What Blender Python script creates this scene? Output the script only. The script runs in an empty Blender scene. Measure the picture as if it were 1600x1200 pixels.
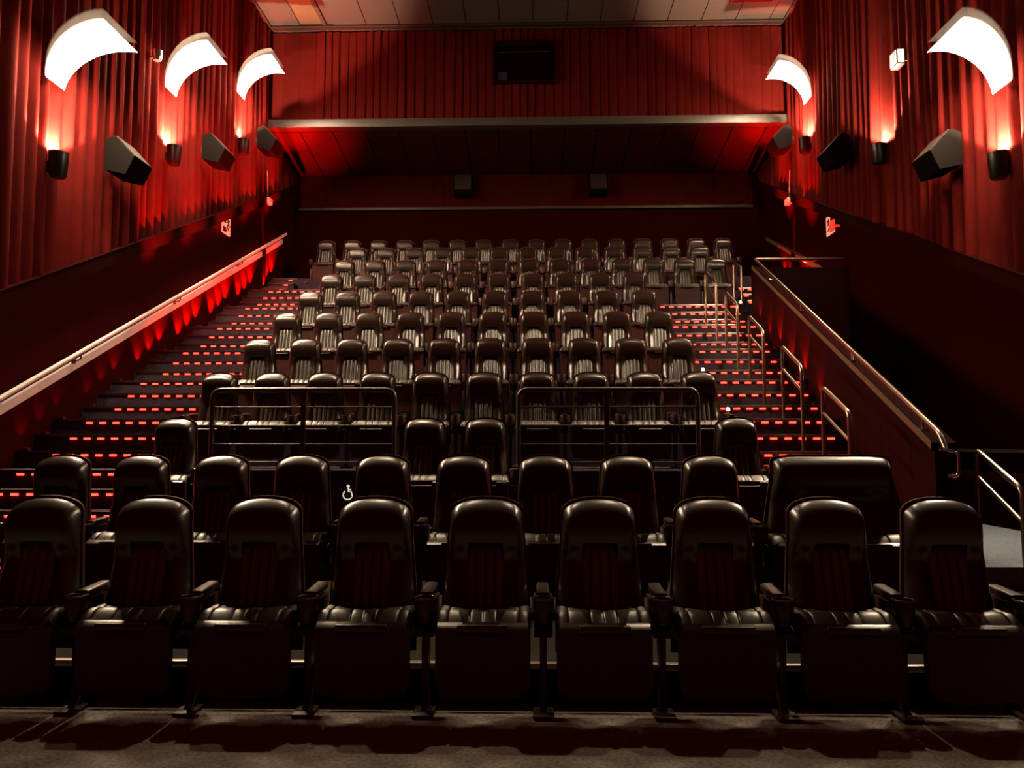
import bpy, bmesh, math, random
from mathutils import Vector, Matrix
R = math.radians
SC = bpy.context.scene
COL = SC.collection
rnd = random.Random(7)

# ------------------------------------------------------------------ camera
cam_d = bpy.data.cameras.new('camera')
cam_d.sensor_width = 36.0
cam_d.lens = 36.0 * 1200 / 1600
cam_d.clip_end = 100
cam = bpy.data.objects.new('camera', cam_d)
COL.objects.link(cam)
cam.location = (0, 0, 1.299)
cam.rotation_euler = (R(90) + math.atan(90 / 1200), 0, math.atan(31 / 1200))
SC.camera = cam

# ------------------------------------------------------------------ world, exposure
w = bpy.data.worlds.new('world'); SC.world = w; w.use_nodes = True
bg = w.node_tree.nodes['Background']
bg.inputs[0].default_value = (1.0, 0.012, 0.008, 1); bg.inputs[1].default_value = 0.06
SC.view_settings.view_transform = 'Standard'
SC.view_settings.look = 'None'
SC.view_settings.gamma = 1.0
SC.view_settings.exposure = 0.0
SC.view_settings.use_curve_mapping = False

# lamp strengths (the lamps themselves are built further down)
SHADE_EMIT = 230.0      # glow of the curved lamp shades
CAN_WATT = 1500.0       # uplight inside each lamp can
WASH_WATT = 230.0        # red washers at the wall end of the step lights
LED_EMIT = 14.0
DOWN_WATT = 1300.0      # two recessed ceiling downlights
WARM = (1.0, 0.74, 0.48)

# ------------------------------------------------------------------ materials
def mat(name, col, rough=0.5, metal=0.0, spec=0.5, noise=None, bump=None, sheen=0.0, coat=0.0):
    m = bpy.data.materials.new(name); m.use_nodes = True
    nt = m.node_tree; b = nt.nodes['Principled BSDF']
    b.inputs['Base Color'].default_value = (*col, 1)
    b.inputs['Roughness'].default_value = rough
    b.inputs['Metallic'].default_value = metal
    b.inputs['Specular IOR Level'].default_value = spec
    if sheen: b.inputs['Sheen Weight'].default_value = sheen
    if coat: b.inputs['Coat Weight'].default_value = coat
    tc = nt.nodes.new('ShaderNodeTexCoord')
    if noise:
        sc, amt = noise
        n = nt.nodes.new('ShaderNodeTexNoise'); n.inputs['Scale'].default_value = sc; n.inputs['Detail'].default_value = 4
        nt.links.new(tc.outputs['Object'], n.inputs['Vector'])
        r = nt.nodes.new('ShaderNodeMapRange')
        r.inputs[1].default_value = .3; r.inputs[2].default_value = .7
        r.inputs[3].default_value = 1 - amt; r.inputs[4].default_value = 1 + amt
        nt.links.new(n.outputs['Fac'], r.inputs[0])
        mx = nt.nodes.new('ShaderNodeVectorMath'); mx.operation = 'SCALE'
        mx.inputs[0].default_value = col
        nt.links.new(r.outputs[0], mx.inputs['Scale'])
        nt.links.new(mx.outputs[0], b.inputs['Base Color'])
    if bump:
        sc, st = bump
        n = nt.nodes.new('ShaderNodeTexNoise'); n.inputs['Scale'].default_value = sc; n.inputs['Detail'].default_value = 3
        nt.links.new(tc.outputs['Object'], n.inputs['Vector'])
        bp = nt.nodes.new('ShaderNodeBump'); bp.inputs['Strength'].default_value = st; bp.inputs['Distance'].default_value = .01
        nt.links.new(n.outputs['Fac'], bp.inputs['Height'])
        nt.links.new(bp.outputs[0], b.inputs['Normal'])
    return m

def emit(name, col, s, base=(.02, .02, .02)):
    m = bpy.data.materials.new(name); m.use_nodes = True
    b = m.node_tree.nodes['Principled BSDF']
    b.inputs['Base Color'].default_value = (*base, 1)
    b.inputs['Emission Color'].default_value = (*col, 1)
    b.inputs['Emission Strength'].default_value = s
    return m

M = dict(
    curtain=mat('red_drape', (.060, .0042, .0032), .85, spec=.02, noise=(5, .12)),
    felt=mat('dark_maroon_felt', (.024, .0010, .0008), .9, spec=.05, noise=(6, .15)),
    wainscot=mat('dark_maroon_wall', (.026, .0006, .0005), .7, spec=.03, noise=(3, .1)),
    sidewall=mat('dark_red_black_wall', (.015, .0004, .0003), .8, spec=.02),
    can=mat('lamp_can_black', (.006, .004, .003), .35, spec=.3),
    cap=mat('thin_brown_edge', (.030, .020, .012), .5, spec=.2),
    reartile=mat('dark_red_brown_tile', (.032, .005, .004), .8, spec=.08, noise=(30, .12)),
    parapet=mat('dark_parapet_paint', (.011, .0004, .0003), .7, spec=.05),
    black_wall=mat('black_wall', (.012, .0006, .0005), .9, spec=.02),
    black=mat('black_plastic', (.030, .007, .005), .42, spec=.4),
    gloss=mat('glossy_black_plastic', (.05, .038, .028), .18, spec=1.0),
    shell=mat('black_shell', (.040, .006, .004), .55, spec=.25, bump=(160, .1)),
    leather=mat('black_leather', (.018, .007, .004), .30, spec=.55, noise=(14, .12)),
    quilt=mat('quilted_black_leather', (.040, .031, .022), .40, spec=1.0, noise=(14, .12)),
    rail=mat('bronze_metal', (.34, .25, .185), .28, metal=1.0),
    darkrail=mat('dark_painted_metal', (.035, .022, .018), .35, spec=.6),
    pale=mat('pale_painted_wood', (.46, .41, .40), .42, spec=.5, noise=(4, .08)),
    olive=mat('brown_wood_cap', (.085, .060, .035), .5, spec=.4, noise=(9, .15)),
    chrome=mat('chrome', (.75, .70, .64), .18, metal=1.0),
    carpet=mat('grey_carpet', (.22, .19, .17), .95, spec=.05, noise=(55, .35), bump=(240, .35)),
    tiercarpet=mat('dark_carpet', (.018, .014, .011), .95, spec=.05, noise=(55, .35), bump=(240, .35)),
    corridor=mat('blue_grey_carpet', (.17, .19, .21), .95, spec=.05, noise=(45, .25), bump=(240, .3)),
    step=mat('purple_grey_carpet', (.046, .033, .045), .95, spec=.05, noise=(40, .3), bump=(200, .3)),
    nosing=mat('metal_nosing', (.42, .36, .34), .35, metal=1.0),
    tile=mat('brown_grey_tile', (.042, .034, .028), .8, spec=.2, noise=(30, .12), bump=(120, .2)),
    grout=mat('dark_gap', (.03, .02, .018), .8),
    greymetal=mat('grey_metal_trim', (.035, .029, .023), .45, spec=.5),
    vent=mat('brass_grille', (.065, .062, .034), .5, spec=.4, noise=(60, .4)),
    speaker=mat('charcoal_cabinet', (.0028, .0020, .0016), .8, spec=.03),
    grille=mat('black_cloth_grille', (.020, .012, .010), .85, spec=.1, bump=(300, .3)),
    glass=mat('dark_glass', (.004, .001, .002), .04, spec=.15),
    violet=mat('violet_painted_reflection', (.020, .010, .045), .7),
    shade=emit('lamp_shade_glow', (1.0, .76, .50), SHADE_EMIT, (.8, .75, .65)),
    shade_far=emit('lamp_shade_glow_soft', (1.0, .76, .50), SHADE_EMIT * .5, (.8, .75, .65)),
    shade_back=emit('lamp_shade_back', (1.0, .86, .64), 1.2, (.8, .75, .65)),
    led=emit('red_led', (1.0, .018, .010), LED_EMIT, (.3, .02, .02)),
    aisle=emit('white_aisle_led', (1.0, .86, .50), 30.0, (.6, .6, .5)),
    flood=emit('flood_lens', (.92, 1.0, .92), .55, (.6, .62, .6)),
    sign=emit('lit_sign', (1.0, .33, .20), .85, (.5, .25, .2)),
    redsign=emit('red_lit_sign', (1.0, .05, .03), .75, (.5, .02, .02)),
    signdark=mat('sign_dark_red', (.05, .004, .003), .6),
    white=emit('white_symbol_added_glow', (1.0, .86, .68), .75, (.7, .6, .5)),  # unlit white symbol, emission added so it reads bright
    device=mat('cream_plastic', (.70, .52, .45), .5),
)
# translucent camera ghost of the lamp shades, added as a sheet
m = bpy.data.materials.new('shade_ghost_sheet'); m.use_nodes = True
nt = m.node_tree; nt.nodes.remove(nt.nodes['Principled BSDF'])
o_ = nt.nodes['Material Output']; mixs = nt.nodes.new('ShaderNodeMixShader'); mixs.inputs[0].default_value = .24
tr = nt.nodes.new('ShaderNodeBsdfTransparent'); tr.inputs[0].default_value = (.92, .9, .88, 1)
df = nt.nodes.new('ShaderNodeBsdfPrincipled'); df.inputs['Base Color'].default_value = (.75, .68, .62, 1); df.inputs['Roughness'].default_value = .35
nt.links.new(tr.outputs[0], mixs.inputs[1]); nt.links.new(df.outputs[0], mixs.inputs[2]); nt.links.new(mixs.outputs[0], o_.inputs[0])
M['ghost'] = m

# ------------------------------------------------------------------ mesh helpers
class MB:
    def __init__(s): s.v = []; s.f = []
    def add(s, vs, fs):
        n = len(s.v); s.v += [tuple(p) for p in vs]; s.f += [tuple(i + n for i in f) for f in fs]; return s
    def box(s, a, b, bev=0.0, seg=2):
        bm = bmesh.new()
        bmesh.ops.create_cube(bm, size=1)
        for vv in bm.verts:
            vv.co = Vector([(a[i] + b[i]) / 2 + vv.co[i] * (b[i] - a[i]) for i in range(3)])
        if bev: bmesh.ops.bevel(bm, geom=list(bm.edges), offset=bev, segments=seg, profile=.6, affect='EDGES')
        bm.verts.ensure_lookup_table(); bm.verts.index_update()
        s.add([v.co[:] for v in bm.verts], [[v.index for v in f.verts] for f in bm.faces]); bm.free(); return s
    def hexa(s, p):   # 8 points: bottom ring 0-3, top ring 4-7
        return s.add(p, [(3, 2, 1, 0), (4, 5, 6, 7), (0, 1, 5, 4), (1, 2, 6, 5), (2, 3, 7, 6), (3, 0, 4, 7)])
    def grid(s, fn, us, vs, flip=False):
        pts = [fn(u, v) for v in vs for u in us]; n = len(us); fs = []
        for j in range(len(vs) - 1):
            for i in range(n - 1):
                q = (j * n + i, j * n + i + 1, (j + 1) * n + i + 1, (j + 1) * n + i)
                fs.append(q[::-1] if flip else q)
        return s.add(pts, fs)
    def tube(s, path, r, n=10, closed=False):
        P = [Vector(p) for p in path]; k = len(P); rings = []
        up = None
        for i in range(k):
            a = P[(i - 1) % k] if (i or closed) else P[0]; b = P[(i + 1) % k] if (i < k - 1 or closed) else P[-1]
            t = (b - a).normalized()
            if up is None:
                up = t.orthogonal().normalized()
            up = (up - t * up.dot(t)).normalized(); sd = t.cross(up)
            rings.append([P[i] + (up * math.cos(2 * math.pi * j / n) + sd * math.sin(2 * math.pi * j / n)) * r for j in range(n)])
        vs = [q for rg in rings for q in rg]; fs = []
        for i in range(k if closed else k - 1):
            for j in range(n):
                a, b = i * n, ((i + 1) % k) * n
                fs.append((a + j, a + (j + 1) % n, b + (j + 1) % n, b + j))
        if not closed: fs += [tuple(range(n))[::-1], tuple(range((k - 1) * n, k * n))]
        return s.add(vs, fs)
    def lathe(s, prof, c, n=20, axis='z'):
        vs = []; fs = []
        for (r, h) in prof:
            for j in range(n):
                a = 2 * math.pi * j / n
                x, y, z = r * math.cos(a), r * math.sin(a), h
                vs.append((c[0] + x, c[1] + y, c[2] + z))
        for i in range(len(prof) - 1):
            for j in range(n):
                fs.append((i * n + j, i * n + (j + 1) % n, (i + 1) * n + (j + 1) % n, (i + 1) * n + j))
        return s.add(vs, fs)
    def prism(s, poly, d, p0, ax, ay, az):   # 2D polygon extruded along az by d, placed at p0
        p0, ax, ay, az = Vector(p0), Vector(ax), Vector(ay), Vector(az)
        n = len(poly)
        vs = [p0 + ax * x + ay * y for x, y in poly] + [p0 + ax * x + ay * y + az * d for x, y in poly]
        fs = [tuple(range(n))[::-1], tuple(range(n, 2 * n))] + [(i, (i + 1) % n, n + (i + 1) % n, n + i) for i in range(n)]
        return s.add(vs, fs)
    def mesh(s, name, m, smooth=35, fix=True):
        me = bpy.data.meshes.new(name); me.from_pydata(s.v, [], s.f)
        if fix:
            bm = bmesh.new(); bm.from_mesh(me); bmesh.ops.recalc_face_normals(bm, faces=bm.faces); bm.to_mesh(me); bm.free()
        if smooth:
            me.shade_smooth(); me.set_sharp_from_angle(angle=R(smooth))
        me.materials.append(m); return me

def link(name, me, parent=None, loc=None):
    o = bpy.data.objects.new(name, me); COL.objects.link(o)
    if parent: o.parent = parent
    if loc: o.location = loc
    return o
def tag(o, label, cat, group=None):
    o['label'] = label; o['category'] = cat
    if group: o['group'] = group
    return o
def thing(name, label, cat, loc=(0, 0, 0), group=None):
    o = bpy.data.objects.new(name, None); o.empty_display_size = .1; COL.objects.link(o); o.location = loc
    return tag(o, label, cat, group)
def struct(name, mb, m, smooth=35):
    o = link(name, mb.mesh(name, m, smooth)); o['kind'] = 'structure'; return o
def copy_tree(o, parent=None):
    c = o.copy(); COL.objects.link(c)
    if parent: c.parent = parent
    for ch in KIDS.get(o.name, []): copy_tree(ch, c)
    return c
KIDS = {}
def part(name, me, parent, label=None, loc=None):
    o = link(name, me, parent, loc)
    KIDS.setdefault(parent.name, []).append(o)
    if label: o['label'] = label
    return o
def lin(a, b, n): return [a + (b - a) * i / n for i in range(n + 1)]
def sstep(a, b, x):
    t = min(1, max(0, (x - a) / (b - a))); return t * t * (3 - 2 * t)
def rounded(path, r, n=6):      # round the corners of a polyline
    P = [Vector(p) for p in path]; out = [P[0]]
    for i in range(1, len(P) - 1):
        a = P[i] + (P[i - 1] - P[i]).normalized() * r; b = P[i] + (P[i + 1] - P[i]).normalized() * r
        for k in range(n + 1):
            t = k / n; out.append(a * (1 - t) ** 2 + P[i] * 2 * t * (1 - t) + b * t * t)
    return out + [P[-1]]
ORD = ['', 'first', 'second', 'third', 'fourth', 'fifth', 'sixth', 'seventh', 'eighth', 'ninth', 'tenth', 'eleventh', 'twelfth',
       'thirteenth', 'fourteenth', 'fifteenth', 'sixteenth', 'seventeenth', 'eighteenth', 'nineteenth', 'twentieth']

# ------------------------------------------------------------------ plan of the hall (metres, y towards the back wall)
XL, XR = -5.39, 5.15             # side walls
YF, YS, YB = 2.2, 15.0, 17.0     # front limit of what is built, soffit face, back wall
ZC = 9.70                        # ceiling
PITCH, DROW, RROW = .57, 1.162, .525
def yback(r):
    return {1: 4.01, 2: 5.46, 3: 7.22}.get(r, 8.227 + (r - 4) * DROW)
def zrow(r):
    return {1: 0.0, 2: .19, 3: .505, 11: 4.64}.get(r, 1.023 + (r - 4) * RROW)
def ynose(r):
    return {2: 3.93, 3: 6.32, 4: 7.36}.get(r, yback(r) - .90)
def xpar(y): return 3.22 + .0645 * (y - 6.25)       # aisle face of the parapet
LEDGE = .4545
def zcl(y): return 2.768 + LEDGE * (y - 7.365)      # lower edge of the left drape
def zcr(y): return 2.978 + LEDGE * (y - 7.861)      # and of the right one

# floors and tiers
struct('floor', MB().box((XL, YF, -.12), (XR, 3.93, 0)), M['carpet'], 0)
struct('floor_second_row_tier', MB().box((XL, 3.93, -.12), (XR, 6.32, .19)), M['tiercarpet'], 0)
struct('floor_corridor', MB().box((xpar(6.3) + .16, 5.95, .19), (XR, 12.45, .36)).box((xpar(6.3) + .16, 6.32, -.12), (XR, 12.45, .19)), M['corridor'], 0)
struct('trim_17', MB().box((XL, 3.925, .165), (XR, 3.965, .196), .003), M['nosing'], 30)
for r in range(3, 12):
    y0, y1 = ynose(r), (ynose(r + 1) if r < 11 else YB)
    x1a, x1b = (xpar(y0) if r < 9 else XR), (xpar(y1) if r < 9 else XR)
    b = MB().hexa([(XL, y0, -.12), (x1a, y0, -.12), (x1b, y1, -.12), (XL, y1, -.12), (XL, y0, zrow(r)), (x1a, y0, zrow(r)), (x1b, y1, zrow(r)), (XL, y1, zrow(r))])
    if r == 8: b.box((xpar(12.6), 12.6, -.12), (XR, y1, zrow(8)))
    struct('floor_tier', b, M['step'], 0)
# intermediate aisle steps: two in front of every tier
STEPS = []          # (y of the edge, z of the tread, row it belongs to, index 1..3, side)
for r in range(3, 12):
    base = zrow(r - 1); rise = (zrow(r) - base) / (3 if r > 3 else 2); n = 2 if r > 3 else 1
    for side in ('left', 'right', 'upper'):
        if side == 'right' and not 4 <= r <= 9: continue
        if side == 'upper' and r < 10: continue
        b = MB()
        for k in range(n):
            yk = ynose(r) - .29 * (n - k); zk = base + rise * (k + 1)
            if side == 'left': xa, xb = XL, -3.72 if r < 11 else -4.80
            elif side == 'right': xa, xb = 2.18, xpar(yk) - .002
            else: xa, xb = 3.86 if r == 10 else 4.44, XR
            b.box((xa, yk, base - .02), (xb, ynose(r), zk))
            STEPS.append((yk, zk, r, k + 1, side))
        STEPS.append((ynose(r), zrow(r), r, n + 1, side))
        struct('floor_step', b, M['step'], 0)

# side walls (dark lower part), back wall, corridor
struct('wall_left', MB().box((XL - .2, YF, -.12), (XL, YB + .2, ZC)), M['wainscot'], 0)
struct('wall_right', MB().box((XR, YF, -.12), (XR + .2, YB + .2, ZC)), M['sidewall'], 0)
struct('wall_back', MB().box((XL, YB, -.12), (XR, YB + .2, 7.7)), M['black_wall'], 0)
struct('wall_soffit', MB().box((XL, YS + .12, 7.62), (-.80, YS + .3, ZC)).box((.52, YS + .12, 7.62), (XR, YS + .3, ZC)).box((-.80, YS + .12, 7.62), (.52, YS + .3, 8.52)).box((-.80, YS + .12, 9.39), (.52, YS + .3, ZC)), M['black_wall'], 0)

# main ceiling: tiles with dark gaps, edge trim
struct('ceiling', MB().box((XL, YF, ZC + .02), (XR, YS + .3, ZC + .2)), M['grout'], 0)
b = MB(); x = XL + .06; k = 0
while x < XR - .1:
    xe = min(x + .672, XR - .06)
    for (ya, yb_) in ((3.0, 6.9), (6.92, 10.9), (10.92, YS - .16)):
        if not (-4.66 < (x + xe) / 2 < -4.2 and ya > 10): b.box((x, ya, ZC), (xe - .018, yb_, ZC + .03))
    x = xe
t = struct('ceiling_tiles', b, M['tile'], 0)
struct('trim_1', MB().box((XL, YS - .16, ZC - .03), (XR, YS - .02, ZC + .02)).box((XL, YF, ZC - .03), (XL + .13, YS - .16, ZC + .02)).box((XR - .13, YF, ZC - .03), (XR, YS - .16, ZC + .02)), M['black'], 0)
struct('trim_2', MB().box((XL + .13, YS - .172, ZC - .05), (XR - .13, YS - .158, ZC - .028)).box((XL + .122, YF, ZC - .05), (XL + .136, YS - .16, ZC - .028)).box((XR - .136, YF, ZC - .05), (XR - .122, YS - .16, ZC - .028)), M['greymetal'], 0)
# soffit lip and sloping underside
struct('trim_3', MB().box((XL, YS - .10, 7.60), (XR, YS + .13, 7.77), .012), M['greymetal'], 30)
def zu(y): return 7.60 - .14 * (y - YS - .1)
b = MB(); x = XL
while x < XR - .05:
    xe = min(x + .675, XR)
    b.hexa([(x, YS + .13, zu(YS + .13)), (xe - .02, YS + .13, zu(YS + .13)), (xe - .02, YB, zu(YB)), (x, YB, zu(YB)),
            (x, YS + .13, zu(YS + .13) + .03), (xe - .02, YS + .13, zu(YS + .13) + .03), (xe - .02, YB, zu(YB) + .03), (x, YB, zu(YB) + .03)])
    x = xe
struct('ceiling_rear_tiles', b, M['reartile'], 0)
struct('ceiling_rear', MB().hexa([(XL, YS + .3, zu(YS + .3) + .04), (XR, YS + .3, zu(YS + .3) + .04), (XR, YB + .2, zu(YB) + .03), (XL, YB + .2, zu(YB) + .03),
                                  (XL, YS + .3, 8.3), (XR, YS + .3, 8.3), (XR, YB + .2, 8.3), (XL, YB + .2, 8.3)]), M['grout'], 0)

# ------------------------------------------------------------------ drapes
def drape_profile(y0, y1, seed, pmin, pmax, amin, amax):
    g = random.Random(seed); pts = []; y = y0
    while y < y1:
        p = g.uniform(pmin, pmax); a = g.uniform(amin, amax); sk = g.uniform(.35, .65)
        for i in range(10):
            t = i / 10
            tt = t / sk * .5 if t < sk else .5 + (t - sk) / (1 - sk) * .5
            pts.append((y + p * t, a * (0.5 - .5 * math.cos(2 * math.pi * tt)) ** .58, g.uniform(-1, 1) if i == 0 else pts[-1][2]))
        y += p
    return pts
def side_drape(name, sx, xw, zb, seed, label):
    pr = drape_profile(3.0, YB - .02, seed, .15, .27, .055, .112); b = MB(); n = len(pr)
    rows = lin(0, 1, 9)
    vs = []
    for t in rows:
        for (y, a, s) in pr:
            yy = min(y, YB - .02)
            zt = ZC - .05 if yy < YS - .1 else zu(yy) - .01
            z0 = zb(yy); z = z0 + (zt - z0) * t
            sway = .012 * s * math.sin(3 * t + s * 3)
            vs.append((xw - sx * (.012 + a * (1.0 - .25 * t + .12 * math.sin(5 * t + 4 * s))), yy + sway, z))
    fs = [(j * n + i, j * n + i + 1, (j + 1) * n + i + 1, (j + 1) * n + i) for j in range(len(rows) - 1) for i in range(n - 1)]
    b.add(vs, fs)
    o = link(name, b.mesh(name, M['curtain'], 60, fix=False)); return tag(o, label, 'curtain', 'red pleated drapes on the walls')
side_drape('wall_drape', -1, XL, zcl, 3, 'red pleated drape covering the left wall behind the three curved lamps')
side_drape('wall_drape', 1, XR, zcr, 11, 'red pleated drape covering the right wall behind the small floodlight')
# upper drape over the soffit, with a hole for the projection window
WX0, WX1, WZ0, WZ1 = -.755, .477, 8.545, 9.365
g = random.Random(5); pts = []; x = XL + .01
while x < XR - .02:
    p = g.uniform(.14, .21); a = g.uniform(.03, .055)
    if x < -4.6: p, a = g.uniform(.2, .34), .012
    e = min(x + p, XR - .01)
    for t, d in ((0, 0), (.12, .35), (.35, .6), (.7, .9), (.9, 1), (.97, .9)):
        pts.append((x + (e - x) * t, a * d))
    x = e
pts = sorted(set(pts + [(WX0, .02), (WX1, .02)])); n = len(pts)
zs = [7.76, 8.1, WZ0, 8.9, WZ1, 9.5, 9.68]
b = MB(); vs = [(x + .006 * math.sin(z * 2.3 + x * 9), YS + .11 - d * (.8 + .25 * math.sin(z * 1.7 + x * 5)), z) for z in zs for x, d in pts]
fs = []
for j in range(len(zs) - 1):
    for i in range(n - 1):
        xm = (pts[i][0] + pts[i + 1][0]) / 2
        if WX0 < xm < WX1 and j in (2, 3): continue
        fs.append((j * n + i, j * n + i + 1, (j + 1) * n + i + 1, (j + 1) * n + i))
b.add(vs, fs)
tag(link('wall_drape', b.mesh('upper_drape', M['curtain'], 25, fix=False)), 'red pleated drape on the upper wall around the projection window', 'curtain', 'red pleated drapes on the walls')
# red cloth band on the back wall
b = MB(); xs = lin(XL + .15, XR - .2, 300)
b.grid(lambda u, v: (u, YB - .02 - .012 * abs(math.sin(u * 16)), v), xs, [6.58, 7.32], True)
tag(link('wall_drape', b.mesh('back_drape', M['felt'], 40, fix=False)), 'dark red cloth band along the back wall behind two speakers', 'curtain', 'red pleated drapes on the walls')
struct('trim_4', MB().box((XL + .1, YB - .06, 6.52), (XR - .2, YB, 6.58), .006), M['cap'], 30)

# projection window
win = thing('window_1', 'dark projection window in the upper red drape', 'window', (0, YS, 8.95)); win['kind'] = 'structure'
b = MB()
for a_, b_ in (((WX0 - .02, -.03, WZ0 - .02), (WX1 + .02, .3, WZ0 + .02)), ((WX0 - .02, -.03, WZ1 - .02), (WX1 + .02, .3, WZ1 + .02)),
               ((WX0 - .02, -.03, WZ0 + .02), (WX0 + .02, .3, WZ1 - .02)), ((WX1 - .02, -.03, WZ0 + .02), (WX1 + .02, .3, WZ1 - .02))):
    b.box((a_[0], a_[1], a_[2] - 8.95), (b_[0], b_[1], b_[2] - 8.95))
part('window_frame', b.mesh('window_frame', M['black_wall'], 0), win)
part('back_panel', MB().box((WX0, .29, WZ0 - 8.95), (WX1, .31, WZ1 - 8.95)).mesh('port_back', M['black_wall'], 0), win)
part('pane', MB().box((WX0 + .02, .10, WZ0 - 8.93), (WX1 - .02, .108, WZ1 - 8.97)).mesh('pane', M['glass'], 0), win)
part('light_bar', MB().box((WX0 + .08, .06, .245), (WX1 - .10, .075, .255)).mesh('light_bar', M['greymetal'], 0), win)
part('painted_reflection', MB().box((WX0 + .08, .094, -.36), (WX0 + .26, .099, -.16)).mesh('painted_reflection', M['violet'], 0), win)  # violet reflection in the window, painted as a flat patch

# raked black trims under the drapes, columns, pale trims and handrails on the walls
def raked(y0, y1, zf, h0, h1, xa, xb):
    return [(xa, y0, zf(y0) + h0), (xb, y0, zf(y0) + h0), (xb, y1, zf(y1) + h0), (xa, y1, zf(y1) + h0),
            (xa, y0, zf(y0) + h1), (xb, y0, zf(y0) + h1), (xb, y1, zf(y1) + h1), (xa, y1, zf(y1) + h1)]
struct('trim_5', MB().hexa(raked(3, YB, zcl, -.17, 0.0, XL, XL + .13)), M['black_wall'], 0)
struct('trim_6', MB().hexa(raked(3, YB, zcr, -.17, 0.0, XR - .13, XR)), M['black_wall'], 0)
struct('trim_7', MB().hexa(raked(3, YB, zcl, 0.0, .012, XL, XL + .135)), M['black_wall'], 0)
struct('trim_8', MB().hexa(raked(3, YB, zcr, 0.0, .012, XR - .135, XR)), M['black_wall'], 0)
struct('trim_9', MB().box((XL, 14.88, 3.4), (XL + .06, 15.06, zcl(14.88) - .1)), M['black_wall'], 0)
struct('trim_10', MB().box((XR - .06, 14.80, 3.4), (XR, 14.98, zcr(14.80) - .1)), M['black_wall'], 0)
def zrl(y): return 1.620 + .4665 * (y - 7.583)
struct('trim_11', MB().hexa(raked(3.4, 16.1, zrl, -.060, .040, XL, XL + .045)), M['pale'], 0)
def zrr(y): return 5.735 + .455 * (y - 16.62)
struct('trim_12', MB().hexa(raked(13.4, 16.6, zrr, -.05, .05, XR - .04, XR)), M['olive'], 0)

def handrail(name, label, path, r, m, brackets, wall_dx, bm=None):
    t = thing(name, label, 'handrail', path[0], 'handrails along the walls and parapet')
    p0 = Vector(path[0])
    part('rail', MB().tube([Vector(p) - p0 for p in path], r, 12).mesh('rail', m, 60), t)
    for q in brackets:
        q = Vector(q) - p0
        part('bracket', MB().tube(rounded([q, q + Vector((0, 0, -.07)), q + Vector((wall_dx, 0, -.09))], .03), .010, 8).box(
            (q.x + wall_dx - .008, q.y - .03, q.z - .12), (q.x + wall_dx + .008, q.y + .03, q.z - .06)).mesh('bracket', bm or M['chrome'], 40), t)
    return t
hx = XL + .15
def zhl(y): return 1.711 + .4665 * (y - 7.475) + .035
handrail('wall_handrail', 'long pale handrail climbing the left wall beside the red lit stairs',
         [(hx, y, zhl(y)) for y in (3.4, 7, 10, 13, 16.0)], .026, M['pale'],
         [(hx, y, zhl(y) - .02) for y in (8.75, 11.2, 13.6)], -.085, M['black'])
hx2 = XR - .12
handrail('wall_handrail', 'short handrail on the far right wall behind the cross railing',
         rounded([(hx2, 16.5, zrr(16.5) + .10), (hx2, 13.75, zrr(13.75) + .10), (hx2, 13.45, zrr(13.75) + .08)], .1), .022, M['rail'],
         [(hx2, 15.6, zrr(15.6) + .08), (hx2, 14.2, zrr(14.2) + .08)], .085)

# parapet on the right of the stairs and cross parapet at its top
PY0, PY1 = 6.25, 12.45
def zpar(y): return 1.27 + (4.13 - 1.27) / (PY1 - PY0) * (y - PY0)
T = .15
b = MB().hexa([(xpar(PY0), PY0, .0), (xpar(PY0) + T, PY0, .0), (xpar(PY1) + T, PY1, .0), (xpar(PY1), PY1, .0),
               (xpar(PY0), PY0, zpar(PY0)), (xpar(PY0) + T, PY0, zpar(PY0)), (xpar(PY1) + T, PY1, zpar(PY1)), (xpar(PY1), PY1, zpar(PY1))])
b.box((xpar(PY1), PY1, .0), (XR, PY1 + .15, 4.13))
struct('wall_parapet', b, M['parapet'], 0)
def parl(y, dx): return xpar(y) + dx
b = MB().hexa([(parl(PY0, -.02), PY0, zpar(PY0) - .05), (parl(PY0, T + .02), PY0, zpar(PY0) - .05), (parl(PY1, T + .02), PY1, zpar(PY1) - .05), (parl(PY1, -.02), PY1, zpar(PY1) - .05),
               (parl(PY0, -.02), PY0, zpar(PY0) + .02), (parl(PY0, T + .02), PY0, zpar(PY0) + .02), (parl(PY1, T + .02), PY1, zpar(PY1) + .02), (parl(PY1, -.02), PY1, zpar(PY1) + .02)])
struct('trim_13', b, M['black_wall'], 0)
struct('trim_16', MB().hexa([(parl(PY0, -.03), PY0, zpar(PY0) - .03), (parl(PY0, -.02), PY0, zpar(PY0) - .03), (parl(PY1, -.02), PY1, zpar(PY1) - .03), (parl(PY1, -.03), PY1, zpar(PY1) - .03),
    (parl(PY0, -.03), PY0, zpar(PY0) + .03), (parl(PY0, -.02), PY0, zpar(PY0) + .03), (parl(PY1, -.02), PY1, zpar(PY1) + .03), (parl(PY1, -.03), PY1, zpar(PY1) + .03)]), M['olive'], 0)
def zph(y): return 1.39 + (4.27 - 1.39) / (PY1 - PY0) * (y - PY0)
px = .02
t = handrail('parapet_handrail', 'long bronze handrail along the slanted parapet right of the stairs, turning across its top',
             rounded([(xpar(6.2) + px, 6.12, zph(6.2) - .12), (xpar(6.2) + px, 6.2, zph(6.2)), (xpar(PY1) + px, PY1, zph(PY1)), (XR - .06, PY1 + .02, 4.27)], .06), .020, M['rail'], [], 0)
for y in (6.5, 8.1, 9.9, 11.5):
    p = Vector((xpar(y) + px, y, zph(y))) - t.location
    part('bracket', MB().tube([p, p + Vector((0, 0, -.11))], .012, 8).box((p.x - .035, p.y - .035, p.z - .115), (p.x + .035, p.y + .035, p.z - .098), .004).mesh('bracket', M['chrome'], 40), t)
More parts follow.
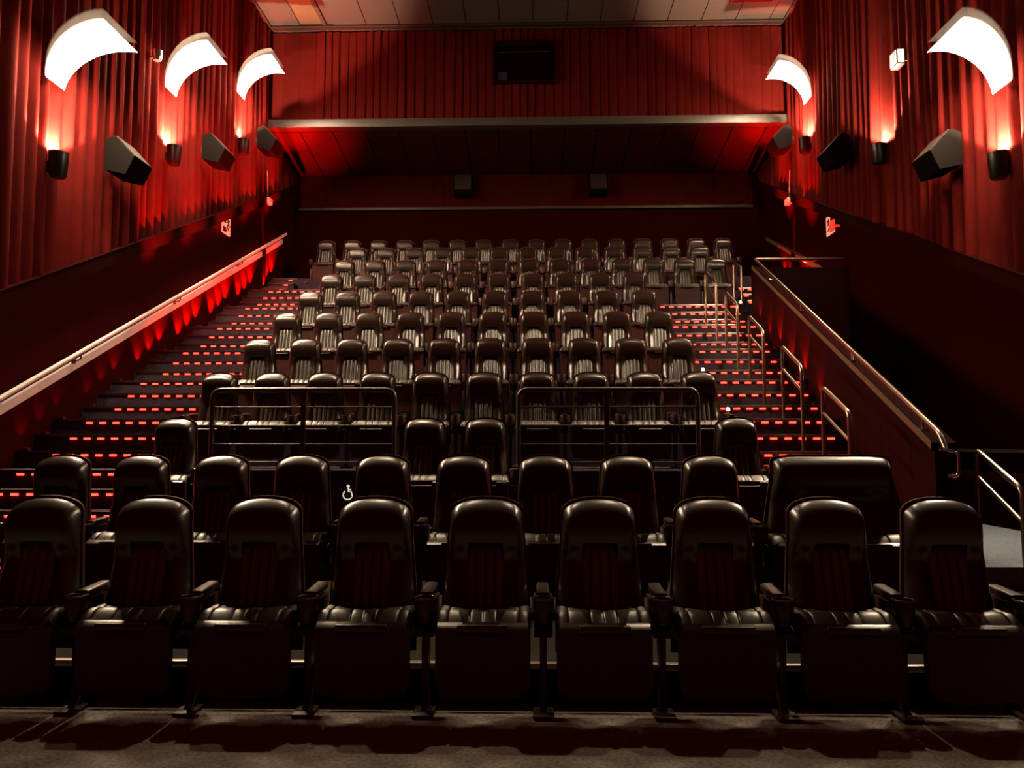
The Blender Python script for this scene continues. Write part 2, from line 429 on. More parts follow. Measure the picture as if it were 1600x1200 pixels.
# rail return at the foot of the parapet
t = thing('rail_return', 'chrome rail end looping down at the foot of the parapet', 'handrail', (xpar(6.2) + .09, 6.18, 1.25))
part('loop', MB().tube(rounded([(-.06, 0, -.01), (.06, 0, -.04), (.055, 0, -.23), (-.02, .02, -.22)], .045), .013, 10).mesh('loop', M['chrome'], 60), t)
part('wall_flange', MB().lathe([(0, 0), (.03, 0), (.03, .015), (0, .015)], (-.06, 0, -.02), 16).mesh('wall_flange', M['chrome'], 40), t)
# level dado rails on the corridor wall
struct('trim_14', MB().box((XR - .025, 5.0, 1.18), (XR, 12.45, 1.215)), M['olive'], 0)
struct('trim_15', MB().box((XR - .035, 5.0, .86), (XR, 12.45, .96)), M['wainscot'], 0)

# ------------------------------------------------------------------ cinema seats
def make_seat(hw0, arms, prefix, wide=False):
    """returns list of (part name, mesh, label, [children])"""
    def hw(z):   # half width of the back by height
        k = sstep(.42, .98, z); return hw0 * (1.14 - .17 * k)
    def ztop(u):
        e, p = (.088, 2.3) if not wide else (.075, 5.0)
        return 1.02 - e * (1 - max(0.0, 1 - abs(u) ** p) ** (1 / p))
    def yrear(z): return -.05 * (1.02 - z) / .6
    us = sorted(set([round(math.sin(math.pi / 2 * t), 4) for t in lin(-1, 1, 40)] + [-.47, -.44, -.40, .40, .44, .47]))
    def outline(u, v, z0, k=1.0, dz=0.0):
        zt = ztop(u) + dz; z = z0 + (zt - z0) * v
        return u * hw(z) * k, z
    P = []
    # shell
    b = MB(); vs_ = [math.sin(math.pi / 2 * t) for t in lin(0, 1, 14)]
    def sh(side):
        def fn(u, v):
            x, z = outline(u, v, .26, 1.0, 0)
            e = (1 - abs(u) ** 8) ** .5 * (1 - v ** 10) ** .5
            return (x, yrear(z) - (.045 if side else 0) + (0 if side else (.03 * e - .03)), z)
        return fn
    b.grid(sh(0), us, vs_, True).grid(sh(1), us, vs_)
    n = len(us); m_ = len(vs_); N = n * m_
    for i in range(n - 1):
        b.f.append((i, i + 1, N + i + 1, N + i)); q = (m_ - 1) * n; b.f.append((q + i + 1, q + i, N + q + i, N + q + i + 1))
    for j in range(m_ - 1):
        b.f.append((j * n, N + j * n, N + (j + 1) * n, (j + 1) * n)); b.f.append((j * n + n - 1, (j + 1) * n + n - 1, N + (j + 1) * n + n - 1, N + j * n + n - 1))
    P.append(('back_shell', b.mesh(prefix + 'back_shell', M['shell'], 40), None))
    # cushion of the back with head pad, side bolsters and the recess between them
    vs2 = sorted(set([round(math.sin(math.pi / 2 * t), 4) for t in lin(0, 1, 30)] + [.60, .615, .625, .635, .645, .66]))
    def arcf(t): t = max(0, min(1, t)); return math.sqrt(max(0, 1 - (1 - t) ** 2))
    KEY = [(.40, .090), (.50, .080), (.60, .058), (.70, .036), (.775, .020), (.80, .016), (1.02, .012)]
    HEAD = [(.68, 0), (.72, .010), (.76, .040), (.80, .064), (.84, .078), (.88, .086), (.92, .084), (.96, .072), (1.02, .045)]
    def interp(T_, z):
        for (a, p), (c, q) in zip(T_, T_[1:]):
            if z <= c: return p + (q - p) * max(0, z - a) / (c - a)
        return T_[-1][1]
    def cu(u, v):
        x, z = outline(u, v, .40, .955, -.014)
        zt = ztop(u) - .014
        edge = arcf((1 - abs(u)) * hw0 / (.050 if not wide else .06)) * arcf((zt - z + .002) / .075) * arcf((z - .398) / .03)
        inp = (1 - sstep(.39, .45, abs(u))) if not wide else 0
        hd = interp(HEAD, z)
        if not wide: hd = hd * (1 - inp) + inp * (interp(HEAD, z) if .785 < z < .84 else (0 if z <= .785 else interp(HEAD, z)))
        bol = .020 * math.exp(-((abs(u) - .66) / .16) ** 2) * (1 - sstep(.72, .80, z))
        d = interp(KEY, z) + hd + bol
        d -= .018 * inp * (1 - sstep(.775, .79, z))
        return (x, yrear(z) - .043 - d * edge, z)
    b = MB().grid(cu, us, vs2)
    # close to the shell along the border
    n = len(us); m_ = len(vs2)
    ring = [i for i in range(n)] + [j * n + n - 1 for j in range(1, m_)] + [(m_ - 1) * n + i for i in range(n - 2, -1, -1)] + [j * n for j in range(m_ - 2, 0, -1)]
    o0 = len(b.v); b.v += [(b.v[i][0] * .985, b.v[i][1] + .012, b.v[i][2] - .004) for i in ring]
    for k in range(len(ring)):
        k2 = (k + 1) % len(ring); b.f.append((ring[k2], ring[k], o0 + k, o0 + k2))
    P.append(('backrest', b.mesh(prefix + 'backrest', M['leather'], 70), None))
    # pleated centre panel
    if not wide:
        def pan(u, v):
            z = .42 + (.785 - .42) * v; x = u * .44 * hw(.6)
            pl = abs(math.sin((u + 1) / 2 * math.pi * 4)) ** .7
            e = (1 - v ** 20) ** .5
            return (x, yrear(z) - .058 - interp(KEY, z) * .75 - .014 * pl * e - .006 * (1 - u * u), z)
        b = MB().grid(pan, lin(-1, 1, 64), lin(0, 1, 14))
        P.append(('centre_panel', b.mesh(prefix + 'centre_panel', M['quilt'], 80, fix=False), 'pleated panel between the side bolsters'))
    # seat cushion
    sw = hw0 * 1.16; yf, yr = -.335, -.085
    bounds = [-1, -.73, -.27, 0, .27, .73, 1] if not wide else [-1, -.8, -.53, -.27, 0, .27, .53, .8, 1]
    cols = []
    for a_, c_ in zip(bounds, bounds[1:]):
        for t in (0, .04, .12, .25, .4, .6, .75, .88, .96): cols.append(a_ + (c_ - a_) * t)
    cols.append(1)
    vv = lin(0, 1, 22)
    def se(u, v):
        i = max(k for k in range(len(bounds) - 1) if bounds[k] <= u + 1e-9); t = (u - bounds[i]) / (bounds[i + 1] - bounds[i])
        puff = (max(0, 4 * t * (1 - t))) ** .28
        y = yr + (yf - yr) * v
        row = v / .52 if v < .52 else (v - .52) / .48 * .9
        pr_ = (max(0, min(1, 4 * row * (1 - row)))) ** .28 if v < .52 else (max(0, min(1, row / .2 if row < .2 else 1))) ** .5
        front = max(0, (v - .70) / .30)
        side = (1 - abs(u) ** 14) ** .5
        z = .478 + .006 * math.sin(math.pi * min(1, v * .9)) + (.012 * puff * pr_) * side - .020 * (1 - side) - .040 * front ** 1.6
        return (u * sw, y, z)
    b = MB().grid(se, cols, vv, True)
    n = len(cols); m_ = len(vv)
    ring = [i for i in range(n)] + [j * n + n - 1 for j in range(1, m_)] + [(m_ - 1) * n + i for i in range(n - 2, -1, -1)] + [j * n for j in range(m_ - 2, 0, -1)]
    o0 = len(b.v); b.v += [(b.v[i][0] * .97, b.v[i][1] * .985 if b.v[i][1] < -.3 else b.v[i][1], .446) for i in ring]
    for k in range(len(ring)):
        k2 = (k + 1) % len(ring); b.f.append((ring[k], ring[k2], o0 + k2, o0 + k))
    b.f.append(tuple(range(o0, o0 + len(ring))))
    P.append(('seat', b.mesh(prefix + 'seat', M['quilt'], 50), None))
    # pan with rim, handle with lip, base
    P.append(('seat_pan', MB().prism([(-.340, .452), (-.368, .432), (-.368, .422), (-.10, .422), (-.10, .452)], sw * 1.86, (-sw * .93, 0, 0), (0, 1, 0), (0, 0, 1), (1, 0, 0)).mesh(prefix + 'seat_pan', M['leather'], 40), None))
    hwid = sw * .52
    P.append(('handle', MB().box((-hwid, -.378, .414), (hwid, -.345, .447), .005).prism([(-.376, .416), (-.392, .404), (-.376, .404)], hwid * 1.9, (-hwid * .95, 0, 0), (0, 1, 0), (0, 0, 1), (1, 0, 0)).mesh(prefix + 'handle', M['black'], 40), None))
    b = MB()
    y0, y1 = -.338, -.292
    poly = [(-sw * .98, .424), (-sw * .98, .16), (-sw * .86, .105), (-sw * .5, .105), (-sw * .46, .095), (sw * .46, .095), (sw * .5, .105), (sw * .86, .105), (sw * .98, .16), (sw * .98, .424)]
    b.prism(poly, y1 - y0, (0, y0, 0), (1, 0, 0), (0, 0, 1), (0, 1, 0))
    b.box((-sw * .95, y1 - .01, .34), (sw * .95, -.06, .424), .01)
    P.append(('seat_base', b.mesh(prefix + 'seat_base', M['shell'], 30), None))
    return P

def arm_parts(prefix):
    A = []
    def padf(u, v):
        a = math.pi * 2 * u; y = -.195 + .20 * v
        hw_ = .036 * (1 - .15 * v); hh = .020
        c, s_ = math.cos(a), math.sin(a)
        return (hw_ * math.copysign(abs(c) ** .5, c), y, .545 + .014 * v + hh * math.copysign(abs(s_) ** .5, s_))
    b = MB().grid(padf, lin(0, 1, 20), lin(0, 1, 6))
    b.f.append(tuple(range(0, 20))); b.f.append(tuple(range(6 * 21, 6 * 21 + 20)))
    A.append(('armrest', b.mesh(prefix + 'armrest', M['leather'], 50)))
    b = MB().lathe([(.0, .425), (.040, .43), (.050, .47), (.052, .540), (.050, .546), (.045, .546), (.042, .54), (.039, .46), (0, .455)], (0, -.245, 0), 24)
    A.append(('cup_holder', b.mesh(prefix + 'cup_holder', M['black'], 40)))
    b = MB().tube([(.049 * math.cos(a), -.245 + .049 * math.sin(a), .547) for a in lin(0, 2 * math.pi, 24)[:-1]], .006, 8, True)
    A.append(('cup_rim', b.mesh(prefix + 'cup_rim', M['gloss'], 60)))
    b = MB().prism([(-.29, .40), (-.26, .365), (-.10, .365), (-.04, .42), (-.02, .53), (-.19, .53), (-.22, .43)], .088, (-.044, 0, 0), (0, 1, 0), (0, 0, 1), (1, 0, 0))
    A.append(('arm_bracket', b.mesh(prefix + 'arm_bracket', M['black'], 30)))
    b = MB().box((-.017, -.235, .016), (.017, -.165, .37), .004)
    A.append(('leg', b.mesh(prefix + 'leg', M['black'], 30)))
    b = MB().box((-.05, -.315, 0), (.05, -.135, .018), .005).hexa([(-.018, -.26, .016), (.018, -.26, .016), (.018, -.14, .016), (-.018, -.14, .016), (-.012, -.22, .06), (.012, -.22, .06), (.012, -.18, .06), (-.012, -.18, .06)])
    A.append(('foot_plate', b.mesh(prefix + 'foot_plate', M['black'], 30)))
    return A
SEAT = make_seat(.196, None, 'seat_')
LOVE = make_seat(.430, None, 'love_', True)
ARM = arm_parts('arm_')
def assemble(name, parts, armx):
    t = thing(name, '', 'seat', (0, -50, 0), None)
    for nm, me, lb in parts: part(nm, me, t, lb)
    for ax in armx:
        for nm, me in ARM: part(nm, me, t, None, (ax, 0, 0))
    return t
GROUP = 'black leather cinema seats in rows'
proto = {}
def place_seat(x, r, both, label, name='cinema_seat', parts=None, w=PITCH, y=None):   # both: armrests left and right
    key = (name, both)
    if key not in proto:
        o = assemble(name, parts or SEAT, ([-w / 2, w / 2] if both else [w / 2])); proto[key] = o
    else:
        o = copy_tree(proto[key])
    o.location = (x, y or yback(r), zrow(r)); o['label'] = label; o['group'] = GROUP; o['category'] = 'seat'
    return o
ROWN = {1: 'front row', 2: 'second row', 3: 'third row', 4: 'fourth row', 5: 'fifth row', 6: 'sixth row', 7: 'seventh row', 8: 'eighth row', 9: 'ninth row', 10: 'tenth row', 11: 'back row'}
def run(r, x0, n, extra=None):
    for i in range(n):
        if i == 0: lb = f'black leather cinema seat at the far left end of the {ROWN[r]}'
        elif i == n - 1 and r != 2: lb = f'black leather cinema seat at the far right end of the {ROWN[r]}'
        else: lb = f'black leather cinema seat, {ORD[i + 1]} from the left in the {ROWN[r]}'
        if r == 2 and i == n - 1: lb = 'black leather cinema seat beside the wide double seat in the second row'
        place_seat(x0 + i * PITCH, r, i == 0, lb)
run(1, -2.512, 9)
run(2, -3.327, 9)
place_seat(2.07, 2, False, 'extra wide black leather double seat at the right end of the second row', 'double_seat', LOVE, 1.02)
k3 = 7.22 / 7.34
place_seat(-3.401 * k3, 3, True, 'single black leather seat left of the left railing in the third row')
place_seat(-1.018 * k3, 3, True, 'left of the two black leather seats between the railings in the third row')
place_seat(-1.018 * k3 + PITCH, 3, False, 'right of the two black leather seats between the railings in the third row')
place_seat(1.917 * k3, 3, True, 'single black leather seat right of the right railing in the third row')
for r, x0, n in ((4, -3.36, 10), (5, -3.351, 10), (6, -3.388, 10), (7, -3.412, 10), (8, -3.401, 10), (9, -3.466, 13), (10, -3.492, 13), (11, -4.45, 16)):
    run(r, x0, n)

# ------------------------------------------------------------------ step lights
nos_cache = {}
led_me = MB().box((-.037, -.006, -.010), (.037, 0, .010), .004).mesh('led', M['led'], 40)
washers = []
cnt = {}
for (y, z, r, k, side) in sorted(STEPS):
    if side == 'left': xa, xb = XL + .02, -3.73
    elif side == 'right': xa, xb = 2.19, xpar(y) - .02
    else: xa, xb = (3.87 if r == 10 else 4.45), XR - .02
    if side == 'left' and r == 11: xb = -4.82
    if r == 9 and side == 'right' and k == 3: xa = 2.19
    cnt[side] = cnt.get(side, 0) + 1
    sd = {'left': 'left aisle', 'right': 'right aisle', 'upper': 'upper right stairs'}[side]
    t = thing('step_light', f'red step lights on the {ORD[cnt[side]] if cnt[side] <= 20 else "twenty-" + ORD[cnt[side] - 20]} step from the foot of the {sd}', 'step light', (xa, y, z), 'red step light strips on the stairs')
    L = round(xb - xa, 3)
    if L not in nos_cache:
        nos_cache[L] = MB().box((0, -.012, -.028), (L, .03, .004), .002).mesh('nosing', M['nosing' if side != 'left' else 'black'], 30)
    part('nosing', nos_cache[L], t)
    nled = int((L - (.39 if side == 'left' else .12)) / .15) + 1
    for i in range(nled):
        xo = (.42 + .15 * i) if side == 'left' else (.06 + .15 * i)
        if xo < L: part('led', led_me, t, None, (xo, -.006, -.040))
    washers.append((t, side, y, z, r, k, xa, xb))

def spot(name, parent, loc, aim, watt, col, size, blend=.3, rad=.02):
    d = bpy.data.lights.new(name, 'SPOT'); d.energy = watt; d.color = col; d.spot_size = R(size); d.spot_blend = blend; d.shadow_soft_size = rad
    o = bpy.data.objects.new(name, d); COL.objects.link(o); o.parent = parent; o.location = loc
    o.rotation_euler = Vector(aim).to_track_quat('-Z', 'Y').to_euler(); return o
wash_me = MB().box((-.03, -.03, 0), (.03, .03, .03), .006).mesh('wall_washer', M['black'], 30)
for (t, side, y, z, r, k, xa, xb) in washers:
    if side == 'left' and y < 6.5: continue
    if side == 'right' and not 8.9 < y < 12: continue
    if side == 'right' and k == 2: continue
    f_ = {'left': 1, 'right': -1, 'upper': -1}[side]
    if side == 'left': x = .06
    else: x = xb - xa - .04
    pw = WASH_WATT * (sstep(8.5, 13, y) ** 1.8 * 2.6 + .035)
    if side == 'upper': pw = WASH_WATT * (2.2 if r == 10 else 1.0)
    if side == 'right': pw = WASH_WATT * .35 * (2 if 9.5 < y < 11 else 1)
    if k == 2 and (side == 'upper' or (side == 'left' and y > 10.5)):     # extra beam added to redden the drape, no such fixture known
        xd = .80 if side == 'left' else xb - xa - .70
        part('wall_washer', wash_me, t, 'added red washer that brightens the drape', (xd, .06, .004))
        spot('added_drape_light', t, (xd, .06, .05), (-f_ * .22, -.10, 1), WASH_WATT * 18.0, (1, .008, .004), 40, .9, .01)
    part('wall_washer', wash_me, t, 'small wall washer at the wall end of the strip', (x, .06, .004))
    spot('washer_light', t, (x, .06, .05), (-f_ * .04, .05, 1), pw, (1, .008, .004), 72, .8, .01)

# ------------------------------------------------------------------ railings
def railing(x0, x1, xm, label):
    y = 7.50; zb = zrow(4); t = thing('guard_railing', label, 'railing', ((x0 + x1) / 2, y, zb), 'dark guard railings before the fourth row')
    c = (x0 + x1) / 2; hwid = (x1 - x0) / 2; top = 1.808 - zb
    part('frame', MB().tube(rounded([(-hwid, 0, 0), (-hwid, 0, top), (hwid, 0, top), (hwid, 0, 0)], .10, 8), .024, 12).mesh('frame', M['darkrail'], 60), t)
    part('middle_post', MB().box((xm - c - .024, -.012, 0), (xm - c + .024, .012, top), .004).mesh('middle_post', M['darkrail'], 30), t)
    for z in (1.638, 1.456, 1.274, 1.098):
        part('crossbar', MB().tube([(-hwid, 0, z - zb), (hwid, 0, z - zb)], .0085, 8).mesh('crossbar', M['darkrail'], 60), t)
    for sx in (-hwid, hwid, xm - c):
        part('base_plate', MB().box((sx - .045, -.045, 0), (sx + .045, .045, .010), .003).mesh('base_plate', M['darkrail'], 30), t)
railing(-3.155, -1.345, -2.248, 'dark metal guard railing on the left in front of the fourth row')
railing(-.13, 1.612, .727, 'dark metal guard railing on the right in front of the fourth row')

def stair_z(y, side='right'):
    zz = [s[1] for s in STEPS if s[4] == side and s[0] <= y + 1e-6] + [zrow(r) for r in range(3, 10) if ynose(r) <= y]
    return max(zz) if zz else .19
XRail = 2.77
RAILS = [((12.16, 3.99), (11.47, 3.69)), ((10.92, 3.432), (10.32, 3.14)), ((9.78, 2.898), (9.2, 2.62)), ((8.52, 2.353), (7.93, 2.066)), ((7.38, 1.823), (6.78, 1.55))]
for i, ((yf, zf), (yn, zn)) in enumerate(RAILS):
    which = ['topmost', 'second from the top', 'middle one', 'second from the bottom', 'lowest'][i]
    t = thing('aisle_handrail', f'bronze hoop handrail on the right aisle stairs, {which} of the five', 'handrail', (XRail, yn, stair_z(yn)), 'hoop handrails on the right aisle')
    z0 = stair_z(yn)
    top = rounded([(0, 0, 0), (0, 0, zn - z0), (0, yf - yn, zf - z0), (0, yf - yn, stair_z(yf) - z0)], .07, 6)
    part('hoop', MB().tube(top, .020, 12).mesh('hoop', M['rail'], 60), t)
    part('middle_bar', MB().tube([(0, .0, zn - z0 - .25), (0, yf - yn, zf - z0 - .25)], .014, 10).mesh('middle_bar', M['rail'], 60), t)
t = thing('aisle_handrail', 'bronze hoop handrail at the far right edge beside the corridor', 'handrail', (3.72, 5.80, .19), None)
s = 3.72 / 4.2
fy, fz, ny, nz = 7.403 * s, 1.299 + (1.227 - 1.299) * s, 6.744 * s, 1.299 + (.889 - 1.299) * s
t.location = (3.72, ny, .19)
part('hoop', MB().tube(rounded([(0, 0, 0), (0, 0, nz - .19), (0, fy - ny, fz - .19), (0, fy - ny, .17)], .07, 6), .021, 12).mesh('hoop', M['rail'], 60), t)
part('middle_bar', MB().tube([(0, 0, nz - .19 - .25), (0, fy - ny, fz - .19 - .22)], .014, 10).mesh('middle_bar', M['rail'], 60), t)
# thin post rail on the short upper stairs
t = thing('aisle_handrail', 'thin handrail on the short upper right stairs beside the ninth row', 'handrail', (3.62, 13.18, zrow(9)), None)
part('hoop', MB().tube(rounded([(0, 0, 0), (0, 0, .66), (0, .5, .86), (0, .5, 0)], .07, 6), .016, 10).mesh('hoop', M['rail'], 60), t)

# ------------------------------------------------------------------ wall lamps
def lamp(sx, xw, y, zc, label, shade=True, ext=.60, rise=.60, dz=0.0):
    """sx: +1 when the room lies towards +x of the wall"""
    t = thing('wall_lamp', label, 'wall lamp', (xw, y, zc), 'curved uplight wall lamps')
    cx = sx * .12
    b = MB().lathe([(0, -.28), (.07, -.28), (.088, -.26), (.102, -.02), (.104, 0), (.096, 0), (.09, -.05), (0, -.06)], (cx, 0, 0), 28)
    part('can', b.mesh('can', M['can'], 40), t)
    part('wall_mount', MB().box((min(0, cx), -.04, -.22), (max(0, cx), .04, -.10), .006).mesh('wall_mount', M['black'], 30), t)
    part('bulb', MB().lathe([(0, .0), (.03, .0), (.035, .02), (.02, .045), (0, .05)], (cx, 0, -.055), 16).mesh('bulb', M['shade'], 40), t)
    if shade:
        def sh(off, k, th):
            def fn(u, v):   # v along the arc, u across
                a = math.pi / 2 * 1.06 * v
                wid = (.165 + .19 * v) * k
                return (sx * (.045 + (ext + th) * (1 - math.cos(a))), u * wid + .03 * v, .82 + dz + off + (rise + th) * math.sin(a))
            return fn
        def sheet(off, k, th, m, nm, lb):
            us, vs = lin(-1, 1, 10), lin(0, 1, 24); b = MB()
            b.grid(sh(off, k, th), us, vs)
            n = len(us); N = len(b.v)
            # give the sheet thickness
            vv = b.v[:]; b.v += [(x - sx * .012, y_, z + .012) for x, y_, z in vv]
            b.f += [tuple(i + N for i in f[::-1]) for f in b.f[:]]
            m_ = len(vs)
            for i in range(n - 1):
                b.f.append((i, i + 1, N + i + 1, N + i)); q = (m_ - 1) * n; b.f.append((q + i, q + i + 1, N + q + i + 1, N + q + i))
            for j in range(m_ - 1):
                b.f.append((j * n, (j + 1) * n, N + (j + 1) * n, N + j * n)); b.f.append((j * n + n - 1, (j + 1) * n + n - 1, N + (j + 1) * n + n - 1, N + j * n + n - 1))
            me = b.mesh(nm, m, 60)
            if nm == 'lamp_shade':      # only the inner, reflecting side glows strongly
                me.materials.append(M['shade_back'])
                for p in me.polygons:
                    c_ = Vector((sx * .65, 0, .75)) - p.center
                    if p.normal.dot(Vector((c_.x, 0, c_.z)).normalized()) < .5: p.material_index = 1
            part(nm, me, t, lb)
        sheet(0, 1, 0, M['shade' if y < 12 else 'shade_far'], 'lamp_shade', None)
        sheet(.11, 1.0, .0, M['ghost'], 'shade_ghost', 'added translucent camera ghost above the glowing shade')
        part('shade_arm', MB().tube([(sx * .0, 0, .86), (sx * .10, .01, 1.02)], .012, 8).mesh('shade_arm', M['chrome'], 40), t)
    spot('can_light', t, (cx, 0, .0), (-sx * (.30 if y < 12 else .20), 0, 1), CAN_WATT, WARM, 124 if y < 12 else 118, .2, .04)
    return t
ZL = ((8.11, 4.47, 'nearest and largest in view'), (10.77, 5.59, 'middle one'), (13.40, 6.75, 'farthest'))
for y, z, wd in ZL:
    lamp(1, XL + .07, y, z, f'curved glowing wall lamp on the left wall, {wd} of the three', True, .64 if y < 9 else .60, .55 if y < 9 else .60, -.03 if y < 9 else 0)
lamp(-1, XR - .07, 8.09, 4.36, 'large curved glowing wall lamp on the right wall, nearest of the three', True, .52, .60, -.10)
lamp(-1, XR - .07, 10.82, 5.53, 'black can uplight without a shade on the right wall under the small floodlight', False)
lamp(-1, XR - .07, 13.72, 6.80, 'small curved glowing wall lamp at the far end of the right wall', True, .56, .60, -.12)

# speakers
def speaker(sx, xw, y, z, s, label):
    t = thing('wall_speaker', label, 'speaker', (xw, y, z), 'wall speakers')
    # profile in x-z, sloping front tilted down to the room
    pr = [(.10, .17), (.22, .22), (.46, -.04), (.36, -.26), (.10, -.20)]
    b = MB().prism([(sx * a * s, c * s) for a, c in pr], .44 * s, (0, -.22 * s, 0), (1, 0, 0), (0, 0, 1), (0, 1, 0))
    part('cabinet', b.mesh('cabinet', M['speaker'], 20), t)
    a0, a1 = Vector((sx * .46 * s, 0, -.04 * s)), Vector((sx * .36 * s, 0, -.26 * s)); a2 = Vector((sx * .22 * s, 0, .22 * s))
    d = (a0 - a2).normalized(); nrm = Vector((d.z * -sx, 0, d.x * sx)).normalized()
    if nrm.x * sx < 0: nrm = -nrm
    part('grille', MB().prism([(-.20 * s, .01), (.20 * s, .01), (.20 * s, (a0 - a2).length - .01), (-.20 * s, (a0 - a2).length - .01)], .012, a2, (0, 1, 0), d, nrm).mesh('grille', M['grille'], 0), t)
    part('wall_bracket', MB().box((min(0, sx * .13), -.05, -.05), (max(0, sx * .13), .05, .05), .005).mesh('wall_bracket', M['black'], 30), t)
for (y, z, wd) in ((9.15, 4.78, 'nearest the camera'), (11.82, 5.92, 'in the middle'), (14.16, 7.02, 'beside the soffit edge')):
    speaker(1, XL + .13, y, z, 1.0, f'angled dark speaker box on the left wall, {wd} of three')
for (y, z, wd) in ((8.95, 4.68, 'nearest the camera'), (11.96, 5.87, 'in the middle'), (14.55, 7.10, 'beside the soffit edge')):
    speaker(-1, XR - .10, y, z, 1.0, f'angled dark speaker box on the right wall, {wd} of three')
for x, wd in ((-1.53, 'left'), (1.49, 'right')):
    t = thing('wall_speaker', f'black speaker box on the dark red back band, {wd} of two', 'speaker', (x, YB - .03, 7.05), 'wall speakers')
    part('cabinet', MB().prism([(0, .26), (-.20, .22), (-.30, -.18), (-.24, -.26), (0, -.26)], .40, (-.20, 0, 0), (0, 1, 0), (0, 0, 1), (1, 0, 0)).mesh('cabinet', M['speaker'], 20), t)
    part('grille', MB().hexa([(-.18, -.305, -.16), (.18, -.305, -.16), (.18, -.295, -.16), (-.18, -.295, -.16), (-.18, -.215, .20), (.18, -.215, .20), (.18, -.205, .20), (-.18, -.205, .20)]).mesh('grille', M['grille'], 0), t)

# small floodlight right, small spotlight left
t = thing('floodlight', 'small white faced floodlight on the right wall above the shadeless uplight', 'floodlight', (XR - .10, 10.2, 6.48))
part('housing', MB().box((-.13, -.09, -.11), (-.02, .11, .11), .012).mesh('housing', M['black'], 30), t)
part('lens', MB().box((-.138, -.075, -.09), (-.129, .09, .09), .003).box((-.118, -.098, -.09), (-.035, -.089, .09), .003).mesh('lens', M['flood'], 30), t)
part('arm', MB().box((-.03, .0, -.02), (.10, .03, .02)).mesh('arm', M['black'], 0), t)
t = thing('spotlight', 'small chrome spotlight on the left wall behind the middle lamp shade', 'spotlight', (XL + .09, 10.2, 6.66))
part('body', MB().lathe([(0, -.07), (.05, -.07), (.065, .0), (.07, .07), (.055, .07), (0, .03)], (.09, 0, 0), 18).mesh('body', M['chrome'], 40), t)
part('arm', MB().tube([(-.09, 0, -.02), (.06, 0, -.02)], .016, 8).mesh('arm', M['chrome'], 40), t)

# ceiling vent and box
t = thing('ceiling_vent', 'brass coloured ventilation grille set between the ceiling tiles at left', 'vent', (-4.43, 12.85, ZC))
part('backing', MB().box((-.22, -1.9, .03), (.22, 1.95, .05)).mesh('backing', M['black'], 0), t)
part('grille', MB().box((-.215, -1.9, -.005), (.215, 1.95, .02), .004).mesh('vent_grille', M['vent'], 30), t)
part('side_rail', MB().box((.225, -1.9, -.02), (.30, 1.95, .01), .004).mesh('side_rail', M['greymetal'], 30), t)
tag(link('ceiling_box', MB().box((3.75, 13.35, ZC - .12), (4.55, 14.05, ZC), .02).mesh('ceiling_box', M['curtain'], 30)), 'dark red box under the ceiling at the upper right', 'box')

# exit signs, red plate, devices, wheelchair symbol, aisle lights
def exit_sign(xw, sx, y, z, label):
    t = thing('exit_sign', label, 'sign', (xw, y, z), 'lit exit pictogram signs')
    part('panel', MB().box((0 if sx > 0 else -.02, -.17, -.165), (.02 if sx > 0 else 0, .17, .165), .003).mesh('panel', M['sign'], 30), t)
    x0, x1 = (.020, .026) if sx > 0 else (-.026, -.020)
    b = MB()
    def q(a, c, d, e): b.box((x0, a, c), (x1, d, e))
    q(-.150, .02, -.030, .145); q(-.150, -.145, -.030, -.05)       # dark door blocks
    q(.03, .05, .065, .12); 
    part('pictogram', b.mesh('pictogram', M['signdark'], 0), t)
    b = MB(); pts = [(.10, .10), (.06, .03), (.02, -.03), (.09, -.10)]
    b.tube([(x1, a, c) for a, c in pts], .012, 6).tube([(x1, .06, .03), (x1, .13, -.01)], .010, 6).tube([(x1, .02, -.03), (x1, -.02, -.12)], .011, 6)
    part('running_figure', b.mesh('running_figure', M['signdark'], 40), t)
exit_sign(XL, 1, 13.15, 5.105, 'lit red exit pictogram sign on the left wall under the drape')
exit_sign(XR, -1, 13.1, 5.015, 'lit red exit pictogram sign on the right wall beside a plain red plate')
tag(link('red_plate', MB().box((XR - .13, 12.66, 4.81), (XR - .11, 12.84, 4.99), .003).box((XR - .12, 12.74, 4.88), (XR, 12.76, 4.92)).mesh('red_plate', M['redsign'], 30)), 'plain glowing red plate beside the exit sign on the right wall', 'sign')
for (xw, sx, y, z, wd) in ((XL, 1, 14.93, 6.10, 'left'), (XR, -1, 14.83, 5.98, 'right')):
    t = thing('wall_sensor', f'small cream sensor box on top of the black strip on the {wd} wall', 'sensor', (xw + sx * .13, y, z), 'cream sensor boxes')
    part('housing', MB().box((-.05, -.10, -.06), (.05, .10, .06), .02, 3).mesh('sensor', M['device'], 40), t)
    part('cable', MB().tube([(0, -.04, .05), (sx * -.02, -.06, .6)], .006, 6).mesh('cable', M['device'], 40), t)
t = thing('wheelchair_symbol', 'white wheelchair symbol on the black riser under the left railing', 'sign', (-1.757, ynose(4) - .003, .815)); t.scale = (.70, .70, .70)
b = MB()
b.lathe([(0, 0), (.022, 0)], (0, 0, 0), 16)
b.v = [(x - .002, -z, y + .085) for x, y, z in b.v]; b.f[-16:] = b.f[-16:]
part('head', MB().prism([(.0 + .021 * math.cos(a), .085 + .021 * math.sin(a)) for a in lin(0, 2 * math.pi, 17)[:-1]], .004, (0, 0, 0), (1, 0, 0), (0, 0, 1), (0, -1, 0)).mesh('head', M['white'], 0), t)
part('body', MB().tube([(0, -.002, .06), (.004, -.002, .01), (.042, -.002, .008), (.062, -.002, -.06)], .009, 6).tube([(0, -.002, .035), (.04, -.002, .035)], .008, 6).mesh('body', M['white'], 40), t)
arc = [(-.005 + .062 * math.cos(a), -.002, -.035 + .062 * math.sin(a)) for a in lin(R(128), R(330), 20)]
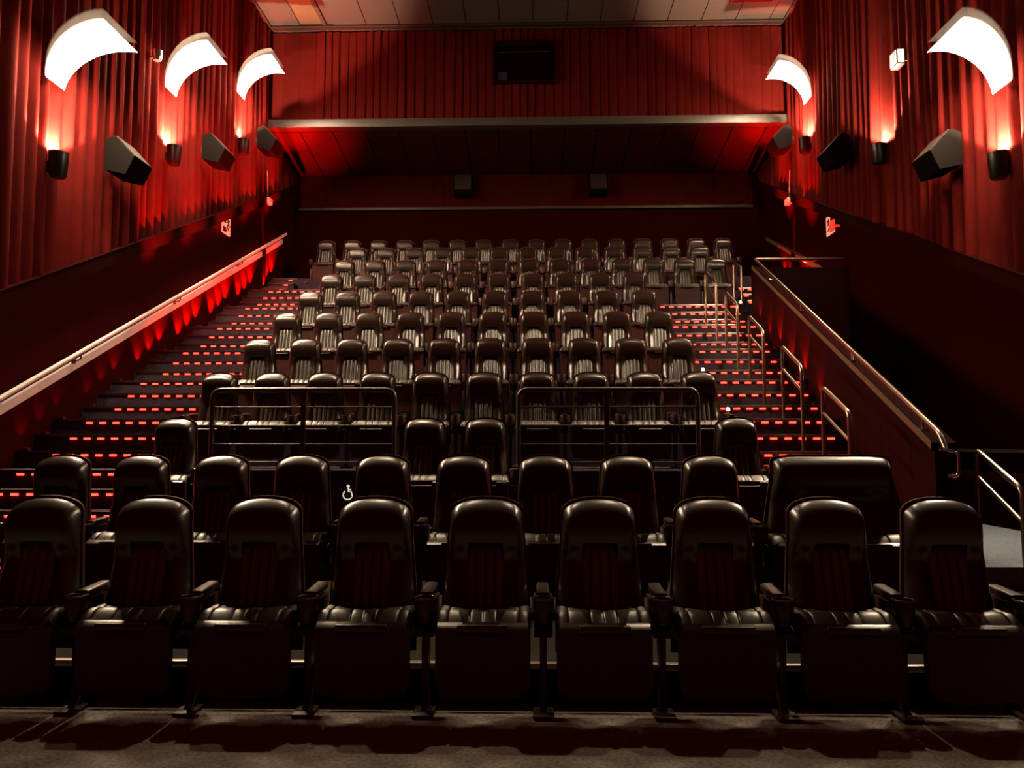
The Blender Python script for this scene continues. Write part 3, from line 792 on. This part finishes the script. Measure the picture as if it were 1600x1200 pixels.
part('wheel', MB().tube(arc, .0085, 6).mesh('wheel', M['white'], 40), t)
for (x, y, z, lb) in ((2.05, yback(5) - .15, zrow(5) + .588, 'tiny white aisle light beside the end seat of the fifth row'), (2.045, yback(4) - .15, zrow(4) + .588, 'tiny white aisle light beside the end seat of the fourth row'),
                      (3.58, 13.16, 3.663, 'tiny white aisle light at the foot of the short upper stairs')):
    t = thing('aisle_light', lb, 'light', (x, y, z), 'tiny white aisle lights')
    part('housing', MB().box((-.022, -.006, -.015), (.022, .021, .045), .004).mesh('aisle_housing', M['black'], 30), t)
    part('lens', MB().lathe([(0, 0), (.016, 0), (.021, .012), (.014, .028), (0, .032)], (0, -.018, .012), 12).mesh('aisle_lens', M['aisle'], 60), t)

# recessed ceiling downlights near the side walls (above the frame) and a lamp over the side corridor
def downlight(x, y, watt, label):
    t = thing('ceiling_downlight', label, 'ceiling light', (x, y, ZC), 'recessed ceiling downlights')
    part('trim_ring', MB().lathe([(.075, 0), (.10, -.004), (.105, .0), (.10, .01), (.075, .01)], (0, 0, -.008), 24).mesh('trim_ring', M['greymetal'], 40), t)
    part('lens', MB().lathe([(0, -.002), (.075, -.002)], (0, 0, -.004), 24).mesh('downlight_lens', M['shade_back'], 0), t)
    spot('downlight_beam', t, (0, 0, -.02), (0, -.42, -1), watt, WARM, 58, .9, .07)
downlight(-2.3, 9.2, DOWN_WATT, 'recessed downlight in the ceiling above the left seats')
downlight(2.3, 9.2, DOWN_WATT, 'recessed downlight in the ceiling above the right seats')
t = thing('corridor_lamp', 'small wall lamp on the right wall of the side corridor', 'wall lamp', (XR, 7.2, 2.25))
part('housing', MB().box((-.12, -.16, -.05), (0, .16, .05), .012).mesh('corridor_housing', M['black'], 30), t)
part('lens', MB().box((-.11, -.14, -.056), (-.02, .14, -.049), .002).mesh('corridor_lens', M['flood'], 30), t)
d = bpy.data.lights.new('corridor_light', 'AREA'); d.energy = 9; d.size = .12; d.color = (.72, .87, 1.0)
o = bpy.data.objects.new('corridor_light', d); COL.objects.link(o); o.parent = t; o.location = (-.07, 0, -.065); o.rotation_euler = (0, R(12), 0)
